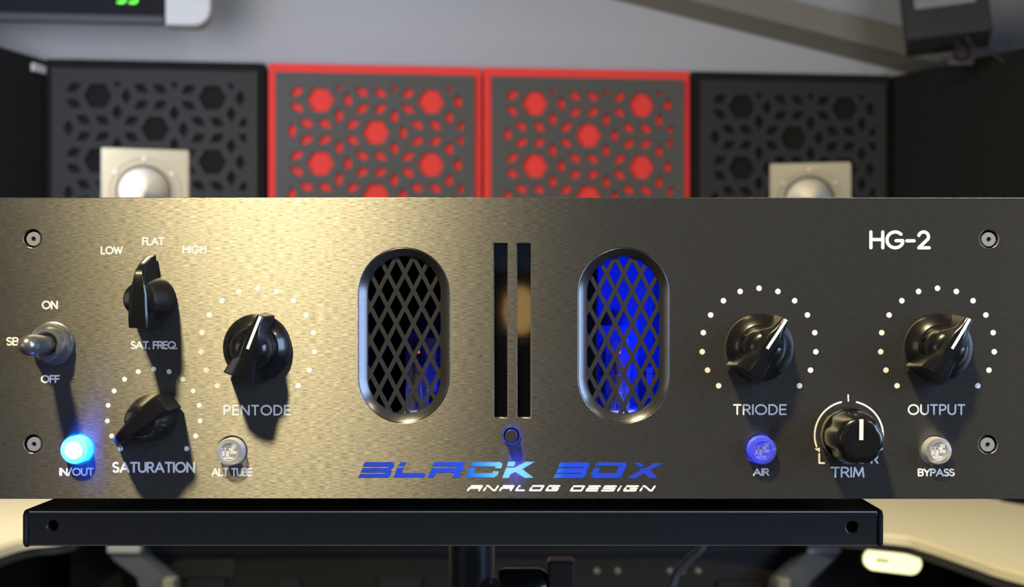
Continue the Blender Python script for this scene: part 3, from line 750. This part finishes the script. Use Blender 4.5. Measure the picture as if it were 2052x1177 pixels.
sqtext([(c, *zz(a, b_)) for c, a, b_ in (('D', 1403, 1498), ('E', 1500, 1597), ('S', 1597, 1697), ('I', 1697, 1730), ('G', 1734, 1834), ('N', 1836, 1938))], 973, 985.5, 3.8, 6)
# dial dots
def dots(cx_, cy_, r, rd, n=15):
    bm = bmesh.new()
    for i in range(n):
        a = R(-135 + 270 * i / (n - 1)); px, py = cx_ + r * math.sin(a), cy_ - r * math.cos(a)
        bm.faces.new([bm.verts.new((QX(px + rd * math.cos(t2 * math.pi / 9)), YP, QZ(py - rd * math.sin(t2 * math.pi / 9)))) for t2 in range(18)])
    for f in bm.faces:
        f.normal_update()
        if f.normal.y > 0: f.normal_flip()
    up('dial_dots', bm, M['print'], panel)
dots(516.5, 692.5, 114.5, 5.6); dots(1521, 692.5, 114.5, 5.6); dots(1878.5, 692.5, 114.5, 5.6); dots(308, 833.5, 93.5, 5.0)
bm = bmesh.new()
tcx, tcy, tr = 1701, 873, 68.5
for s_ in (1, -1):
    pts = [(QX(tcx + s_ * tr * math.sin(R(a))), QZ(tcy - tr * math.cos(R(a)))) for a in range(13, 112, 3)]
    stroke_mesh(bm, pts, 3.6 * S)
    e1 = R(124); ex, ey = tcx + s_ * (tr - 0) * math.sin(e1), tcy - tr * math.cos(e1)
    tip = (QX(tcx + s_ * (tr - 1) * math.sin(R(120))), QZ(tcy - (tr - 1) * math.cos(R(120))))
    a_, b2_ = R(111), R(113)
    p1_ = (QX(tcx + s_ * (tr + 5.5) * math.sin(a_)), QZ(tcy - (tr + 5.5) * math.cos(a_))); p2_ = (QX(tcx + s_ * (tr - 5.5) * math.sin(b2_)), QZ(tcy - (tr - 5.5) * math.cos(b2_)))
    bm.faces.new([bm.verts.new((q[0], YP - .000006, q[1])) for q in (p1_, p2_, tip)])
stroke_mesh(bm, [(QX(1699.5), QZ(792)), (QX(1700), QZ(804))], 3.0 * S)
for f in bm.faces:
    f.normal_update()
    if f.normal.y > 0: f.normal_flip()
up('trim_scale', bm, M['print'], panel)

# ------------------------------------------------------------------ knobs
def wing_body(rows, bev=.0003):
    """rows: (v, crest half width, edge half width, edge h, crest h, base half width, base v) tip first."""
    bm = bmesh.new(); n = len(rows); BH = .0012
    L, CL, CR, Rr, BL, BR = [], [], [], [], [], []
    for v, cw_, ew, eh, ch, bw_, bv in rows:
        L.append(bm.verts.new((-ew, -eh, v))); CL.append(bm.verts.new((-cw_, -ch, v))); CR.append(bm.verts.new((cw_, -ch, v))); Rr.append(bm.verts.new((ew, -eh, v)))
        BL.append(bm.verts.new((-bw_, -BH, bv))); BR.append(bm.verts.new((bw_, -BH, bv)))
    for i in range(n - 1):
        bm.faces.new((L[i], L[i + 1], CL[i + 1], CL[i])); bm.faces.new((CL[i], CL[i + 1], CR[i + 1], CR[i])); bm.faces.new((CR[i], CR[i + 1], Rr[i + 1], Rr[i]))
        bm.faces.new((BL[i], BL[i + 1], L[i + 1], L[i])); bm.faces.new((Rr[i], Rr[i + 1], BR[i + 1], BR[i]))
        bm.faces.new((BR[i], BR[i + 1], BL[i + 1], BL[i]))
    bm.faces.new((BL[0], L[0], CL[0], CR[0], Rr[0], BR[0])); bm.faces.new((BR[-1], Rr[-1], CR[-1], CL[-1], L[-1], BL[-1]))
    bmesh.ops.recalc_face_normals(bm, faces=bm.faces[:])
    return bm
def finish(o, wdt=.0003, seg=2, ang=28):
    md = o.modifiers.new('bevel', 'BEVEL'); md.width = wdt; md.segments = seg; md.limit_method = 'ANGLE'; md.angle_limit = R(ang); md.harden_normals = False
    return o
def knob_root(px, py, ang, label=None):
    r = bpy.data.objects.new('knob', None); C.objects.link(r); r.parent = unit; r.location = (QX(px), 0, QZ(py)); r.rotation_euler = (0, R(ang), 0); r.empty_display_size = .01
    if label: r['label'] = label
    return r
def big_knob(px, py, ang, side):
    k = knob_root(px, py, ang, 'black pointer knob with round skirt and white line'); r = 68 * S; h = .0132
    bm = bmesh.new(); lathe(bm, [(r, .0003), (r, .0012), (r * .975, .0017), (r * .70, .0040), (r * .66, .0042)], 72); obj('skirt', bm, M['plastic'], k, 30)
    bm = bmesh.new(); lathe(bm, [(r * .64, .003), (r * .62, .0085), (r * .585, .0098), (r * .50, .0112), (r * .34, .0124)], 56); obj('barrel', bm, M['plastic'], k, 40)
    rows = [(1.02, .05, .115, .0122, .0128, .16, 1.08), (.80, .06, .15, .0122, .0130, .21, .82), (.62, .09, .20, .0121, .0132, .27, .62), (.50, .13, .30, .0116, .0133, .38, .50),
            (.36, .16, .42, .0110, .0134, .50, .36), (.15, .16, .46, .0108, .0134, .55, .15), (-.08, .15, .42, .0112, .0134, .52, -.08), (-.28, .14, .34, .0120, .0133, .46, -.28), (-.45, .14, .345, .0123, .0132, .46, -.45),
            (-.88, .16, .44, .0119, .0129, .56, -.98)]
    rows = [(a * r, b * r, c_ * r, d, e_, f * r, g * r) for a, b, c_, d, e_, f, g in rows]
    finish(obj('pointer_body', wing_body(rows), M['plastic'], k, 32), .00035, 3, 30)
    bm = bmesh.new(); hw = .042 * r
    pts = [(0.0 * r, .01345), (.36 * r, .01345), (.62 * r, .01335), (1.0 * r, .01292)]
    for (v0, h0), (v1, h1) in zip(pts, pts[1:]):
        bm.faces.new([bm.verts.new(p) for p in ((-hw, -h0 - .00003, v0), (hw, -h0 - .00003, v0), (hw, -h1 - .00003, v1), (-hw, -h1 - .00003, v1))])
    bmesh.ops.recalc_face_normals(bm, faces=bm.faces[:])
    obj('pointer_line', bm, M['print'], k)
    bm = bmesh.new(); lathe(bm, [(r * .11, r * .56), (r * .11, r * .66), (r * .075, r * .665), (r * .07, r * .60)], 20, (0, -.0062, -.02 * r), 'X')
    o = obj('set_screw', bm, M['plastic'], k, 40)
    if side < 0: o.scale = (-1, 1, 1)
    return k
big_knob(516.5, 697, 21, 1); big_knob(1521, 696.5, 33.7, -1); big_knob(1878.5, 696.5, 31.5, -1)
def small_knob(px, py, ang):
    k = knob_root(px, py, ang, 'small black pointer knob with sloping nib'); r = 47 * S
    bm = bmesh.new(); lathe(bm, [(r, .0003), (r, .0015), (r * .975, .0035), (r * .90, .0065), (r * .82, .0090), (r * .74, .0112), (r * .69, .0128), (r * .64, .0137), (r * .52, .0141), (r * .2, .0143)], 56); obj('skirt', bm, M['plastic'], k, 40)
    rows = [(1.90, .07, .12, .0012, .0018, .15, 1.92), (1.75, .085, .14, .0054, .0060, .17, 1.77), (1.50, .10, .16, .0099, .0105, .19, 1.53), (1.25, .12, .185, .0126, .0131, .22, 1.27), (1.0, .15, .21, .0136, .0142, .28, 1.02),
            (.62, .20, .27, .0142, .0146, .36, .62), (.2, .28, .36, .0144, .0148, .44, .2), (-.3, .30, .38, .0144, .0148, .46, -.3), (-.8, .32, .41, .0142, .0147, .45, -.82), (-1.18, .33, .40, .0138, .0143, .43, -1.22)]
    rows = [(a * r, b * r, c_ * r, d, e_, f * r, g * r) for a, b, c_, d, e_, f, g in rows]
    finish(obj('pointer_body', wing_body(rows), M['plastic'], k, 32), .00035, 3, 30)
    bm = bmesh.new(); hw = .05 * r
    for (v0, h0), (v1, h1) in (((1.5, .0106), (1.75, .0061)), ((1.75, .0061), (1.88, .0024))):
        bm.faces.new([bm.verts.new(p) for p in ((-hw, -h0 - .00005, v0 * r), (hw, -h0 - .00005, v0 * r), (hw, -h1 - .00005, v1 * r), (-hw, -h1 - .00005, v1 * r))])
    bmesh.ops.recalc_face_normals(bm, faces=bm.faces[:]); obj('pointer_line', bm, M['print'], k)
    return k
small_knob(307, 601, 0.5); small_knob(309, 836, 231)
# ribbed trim knob
k = knob_root(1701, 873, -1, 'round ribbed black knob with short white line')
r = 57 * S
bm = bmesh.new(); lathe(bm, [(r, .0003), (r, .0022), (r * .985, .0030), (r * .97, .0032)], 72); obj('skirt', bm, M['plastic'], k, 40)
flute = lambda a, h: 1 - (.085 * (0.5 + 0.5 * math.cos(6 * a)) ** 3 if h < .0131 else .06 * (0.5 + 0.5 * math.cos(6 * a)) ** 3)
bm = bmesh.new(); lathe(bm, [(r * .96, .003), (r * .93, .0080), (r * .85, .0122), (r * .79, .0140), (r * .71, .0148), (r * .58, .0150), (r * .2, .0145), (r * .05, .0144)], 96, rfun=flute); obj('grip', bm, M['plastic'], k, 50)
bm = bmesh.new(); hw = 4.0 * S
for (v0, h0), (v1, h1) in (((.01 * r, .0146), (.60 * r, .01515)), ((.60 * r, .01515), (.72 * r, .01502))):
    bm.faces.new([bm.verts.new(p) for p in ((-hw, -h0 - .00006, v0), (hw, -h0 - .00006, v0), (hw, -h1 - .00006, v1), (-hw, -h1 - .00006, v1))])
bmesh.ops.recalc_face_normals(bm, faces=bm.faces[:]); obj('pointer_line', bm, M['print'], k)

# ------------------------------------------------------------------ buttons, screws, toggle
def push_button(px, py, rr, lens, core, lab, lit=False):
    k = bpy.data.objects.new('push_button', None); C.objects.link(k); k.parent = unit; k.location = (QX(px), 0, QZ(py)); k['label'] = lab; k.empty_display_size = .01
    r = (rr - 2.6) * S
    bm = bmesh.new(); lathe(bm, [(r, -.0045), (r, .0028), (r * .94, .0036), (r * .66, .0040), (r * .60, .0037), (r * .1, .0036)], 48); obj('lens', bm, lens, k, 40)
    if core:
        if lit:
            bm = bmesh.new(); lathe(bm, [(r * .62, .0040), (r * .55, .0042), (r * .1, .0043)], 32); obj('lit_core', bm, core, k, 40)
        else:
            bm = bmesh.new()
            for cxx, czz, ww, hh in ((-.10, .14, .62, .12), (-.10, -.05, .16, .5), (.22, -.02, .34, .16), (-.05, -.34, .5, .10), (.24, .30, .22, .2), (-.32, .0, .12, .4)):
                box(bm, (cxx * r * 1.3, -.0030, czz * r * 1.3), (ww * r * 1.35, .0010, hh * r * 1.35))
            obj('inner_contacts', bm, core, k)
    bm = bmesh.new(); lathe(bm, [(rr * S * 1.1, -.0075), (rr * S * 1.1, -.0052)], 32); obj('button_seat', bm, M['seatblue'] if lens is M['airlens'] else M['steel'], k)
push_button(*BUTTONS[0], M['litlens'], M['litcore'], 'push button glowing bright blue', True)
push_button(*BUTTONS[1], M['clear'], M['clearcore'], 'clear unlit push button')
push_button(*BUTTONS[2], M['airlens'], M['clearcore'], 'clear push button with faint blue light')
push_button(*BUTTONS[3], M['clear'], M['clearcore'], 'clear unlit push button')
led('in_out_led', (QX(157), -.0075, QZ(899)), .0040, (.003, .02, 1.0), .004)
k = bpy.data.objects.new('push_button', None); C.objects.link(k); k.parent = unit; k.location = (QX(1025), 0, QZ(873)); k['label'] = 'small black push button with a blue-lit rim'
bm = bmesh.new(); lathe(bm, [(13 * S, -.005), (13 * S, .0036), (11.5 * S, .0040), (2 * S, .0040)], 36); obj('cap', bm, mat('dark_cap', (.03, .03, .035), .35), k, 40)
bm = bmesh.new(); lathe(bm, [(16.9 * S, .0008), (16.6 * S, -.0004), (16.2 * S, .0002), (16.0 * S, .0004)], 40, cap0=False, cap1=False); obj('lit_rim', bm, M['bluering'], k, 60)
for x, y in SCREWS:
    k = bpy.data.objects.new('screw', None); C.objects.link(k); k.parent = unit; k.location = (QX(x + (1.2 if x < 500 else 0)), 0, QZ(y + 1)); k.empty_display_size = .01
    r = 14.6 * S
    bm = bmesh.new(); lathe(bm, [(r, -.0048), (r, -.0007), (r * .93, -.0002), (r * .34, -.0002), (r * .30, -.0005), (r * .30, -.002)], 36); obj('screw_head', bm, M['steel'], k, 35)
    bm = bmesh.new(); lathe(bm, [(r * .29, -.0021), (r * .29, -.0008)], 6, (0, -.0001, 0)); obj('hex_socket', bm, M['darkhole'], k)
    bm = bmesh.new(); lathe(bm, [(r * 1.2, -.0075), (r * 1.2, -.0049)], 24); obj('recess', bm, M['darkhole'], k)
# toggle switch
k = bpy.data.objects.new('toggle_switch', None); C.objects.link(k); k.parent = unit; k.location = (QX(106), 0, QZ(689)); k.empty_display_size = .01; k['label'] = 'metal toggle switch standing straight out'
bm = bmesh.new(); rn = 44 * S
lathe(bm, [(rn, .0002), (rn, .0007), (rn * .95, .0009), (rn * .95, .0024), (rn * .90, .0030), (rn * .80, .0032)], 120, rfun=lambda a, h: 1 - (.03 if (.0008 < h < .0026 and int(round(a / (2 * math.pi) * 120)) % 2) else 0), cap1=True)
obj('knurled_nut', bm, M['nickel'], k, 30)
bm = bmesh.new(); lathe(bm, [(rn * .78, .003), (rn * .78, .0048), (rn * .70, .0056), (rn * .56, .0058), (rn * .46, .0050), (rn * .40, .004)], 48); obj('bushing', bm, M['nickel'], k, 40)
bm = bmesh.new(); lathe(bm, [(.0023, .004), (.0025, .007), (.0028, .011), (.0030, .0150), (.0030, .0175), (.0026, .0194), (.0014, .0206), (.0004, .0209)], 36); obj('lever', bm, M['nickel'], k, 60)

# ------------------------------------------------------------------ stand with tray under the unit
DF = .3915
tray_z = ZC + ZT
st = empty('equipment_stand', (QX(940), .14, 0), 'black metal tray on a round pole under the audio unit', 'stand')
def so(name, bm, m, sm=None, parent=None):
    o = obj(name, bm, m, st, sm); o.location = -Vector(st.location); return o
lx, rx = (48 - VX) / F * DF, (1768 - VX) / F * DF; fy = DF - D0; th = 71 / F * DF
# folded sheet: top skin, front flange with two holes, side flanges
a_, b_ = W(105, 1054, DF), W(1708, 1057, DF)
zf = tray_z - th
fl = plate([(lx + .0012, zf), (rx - .0012, zf), (rx - .0012, tray_z - .0002), (lx + .0012, tray_z - .0002)], [circ(a_.x, a_.z, 10.5 / F * DF, 24), circ(b_.x, b_.z, 11.5 / F * DF, 24)], .0018, .0004)
fl.transform(Matrix.Translation((0, fy, 0)))
def so_me(name, me, m, sm=None):
    o = obj(name, me, m, st, sm); o.location = -Vector(st.location); return o
so_me('front_flange', fl, M['tray'])
so('hole_backing', bevel_box(((lx + rx) / 2, fy + .009, tray_z - th / 2), (rx - lx - .004, .0015, th - .0025), .0002, 1), M['darkhole'])  # dark plate added behind the flange holes so they read as shaded
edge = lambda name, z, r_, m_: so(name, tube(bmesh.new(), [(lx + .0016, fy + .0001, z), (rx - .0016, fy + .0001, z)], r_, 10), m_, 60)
edge('edge_highlight', tray_z - .0003, .00016, mat('edge_highlight_paint', (.85, .78, .66), .5, 0)); edge('lower_highlight', zf + .0003, .00014, mat('dim_highlight_paint', (.20, .18, .14), .45))  # tray rim highlights painted as thin paler strips; upper edge also chipped
so('tray_plate', bevel_box(((lx + rx) / 2, fy + .0019 + .11, tray_z - .001), (rx - lx, .22, .002), .0004, 2), M['tray'])
for x in (lx, rx):
    s_ = 1 if x > 0 else -1
    ya, yb = fy - .0006, fy + .22
    pr = [(ya, tray_z - .0012), (ya + .0012, tray_z + .0002), (yb, tray_z + .0002), (yb, zf), (ya + .0012, zf - .0004), (ya, zf + .001)]
    so('side_flange', extr_profile(pr, x - s_ * .0012, x + s_ * .0002, .0003), M['tray'], 30)
dp = .56; pxl, pxr = 900, 991
pr_ = (pxr - pxl) / 2 / F * dp; pc = W((pxl + pxr) / 2, 1100, dp)
bm = bmesh.new(); lathe(bm, [(pr_, .02), (pr_, zf + .004)], 40, (pc.x, pc.y, 0), 'Z'); so('pole', bm, mat('pole_satin_black', (.03, .032, .04), .32, .3), 40)
so('mount_block', bevel_box((pc.x, pc.y, tray_z - .009), (.06, .06, .012), .002), M['tray'])
zk = W(0, 1168, .52).z
bm = bmesh.new(); lathe(bm, [(.0070, 0), (.0078, .002), (.0078, .0165), (.0062, .019)], 28, W(1000, 1178, .52) + Vector((0, 0, 0)), 'X'); so('clamp_boss', bm, M['plastic'], 40)
bm = bmesh.new(); lathe(bm, [(.0042, 0), (.0042, .016)], 20, W(1035, 1178, .52), 'X'); so('clamp_screw', bm, M['nickel'], 40)
bm = bmesh.new(); lathe(bm, [(.0030, .0018), (.0048, .003), (.0048, .0048), (.0032, .0052)], 24, W(984, 1178, .505)); so('clamp_ring', bm, M['plastic'], 40)
bm = bmesh.new(); lathe(bm, [(.0064, 0), (.0066, .001), (.0066, .0106)], 28, W(1044, 1182, .52), 'X'); so('knob_hub', bm, M['plastic'], 40)
o = so('knob_wing', bevel_box(W(1124, 1185, .52) + Vector((0, 0, 0)), (54 / F * .52, .012, 130 / F * .52), .0022, 3), M['tray'], 40)
bm = bmesh.new(); lathe(bm, [(.17, 0), (.17, .006), (.16, .012), (.03, .02)], 48, (pc.x, pc.y, 0), 'Z'); so('base', bm, M['tray'], 40)
# cable hanging from the back of the unit
bm = bmesh.new(); pts = [Vector((.075, .264, ZC - .03)), Vector((.080, .30, ZC - .036)), Vector((.082, .335, ZC - .07)), W(1412, 1070, .70), W(1378, 1125, .70), W(1344, 1180, .70), Vector((.05, .31, ZC - .22)), Vector((.02, .32, .7)), Vector((.03, .4, .3)), Vector((.1, .5, .006))]
sm_ = []
for i in range(len(pts) - 1):
    p0, p1, p2, p3 = pts[max(i - 1, 0)], pts[i], pts[i + 1], pts[min(i + 2, len(pts) - 1)]
    for q in range(6):
        t_ = q / 6; sm_.append(.5 * ((2 * p1) + (-p0 + p2) * t_ + (2 * p0 - 5 * p1 + 4 * p2 - p3) * t_ ** 2 + (-p0 + 3 * p1 - 3 * p2 + p3) * t_ ** 3))
tube(bm, sm_ + [pts[-1]], .0024, 12)
tag(obj('power_cable', bm, M['cable'], None, 40), 'dark cable hanging below the tray right of the pole', 'cable')
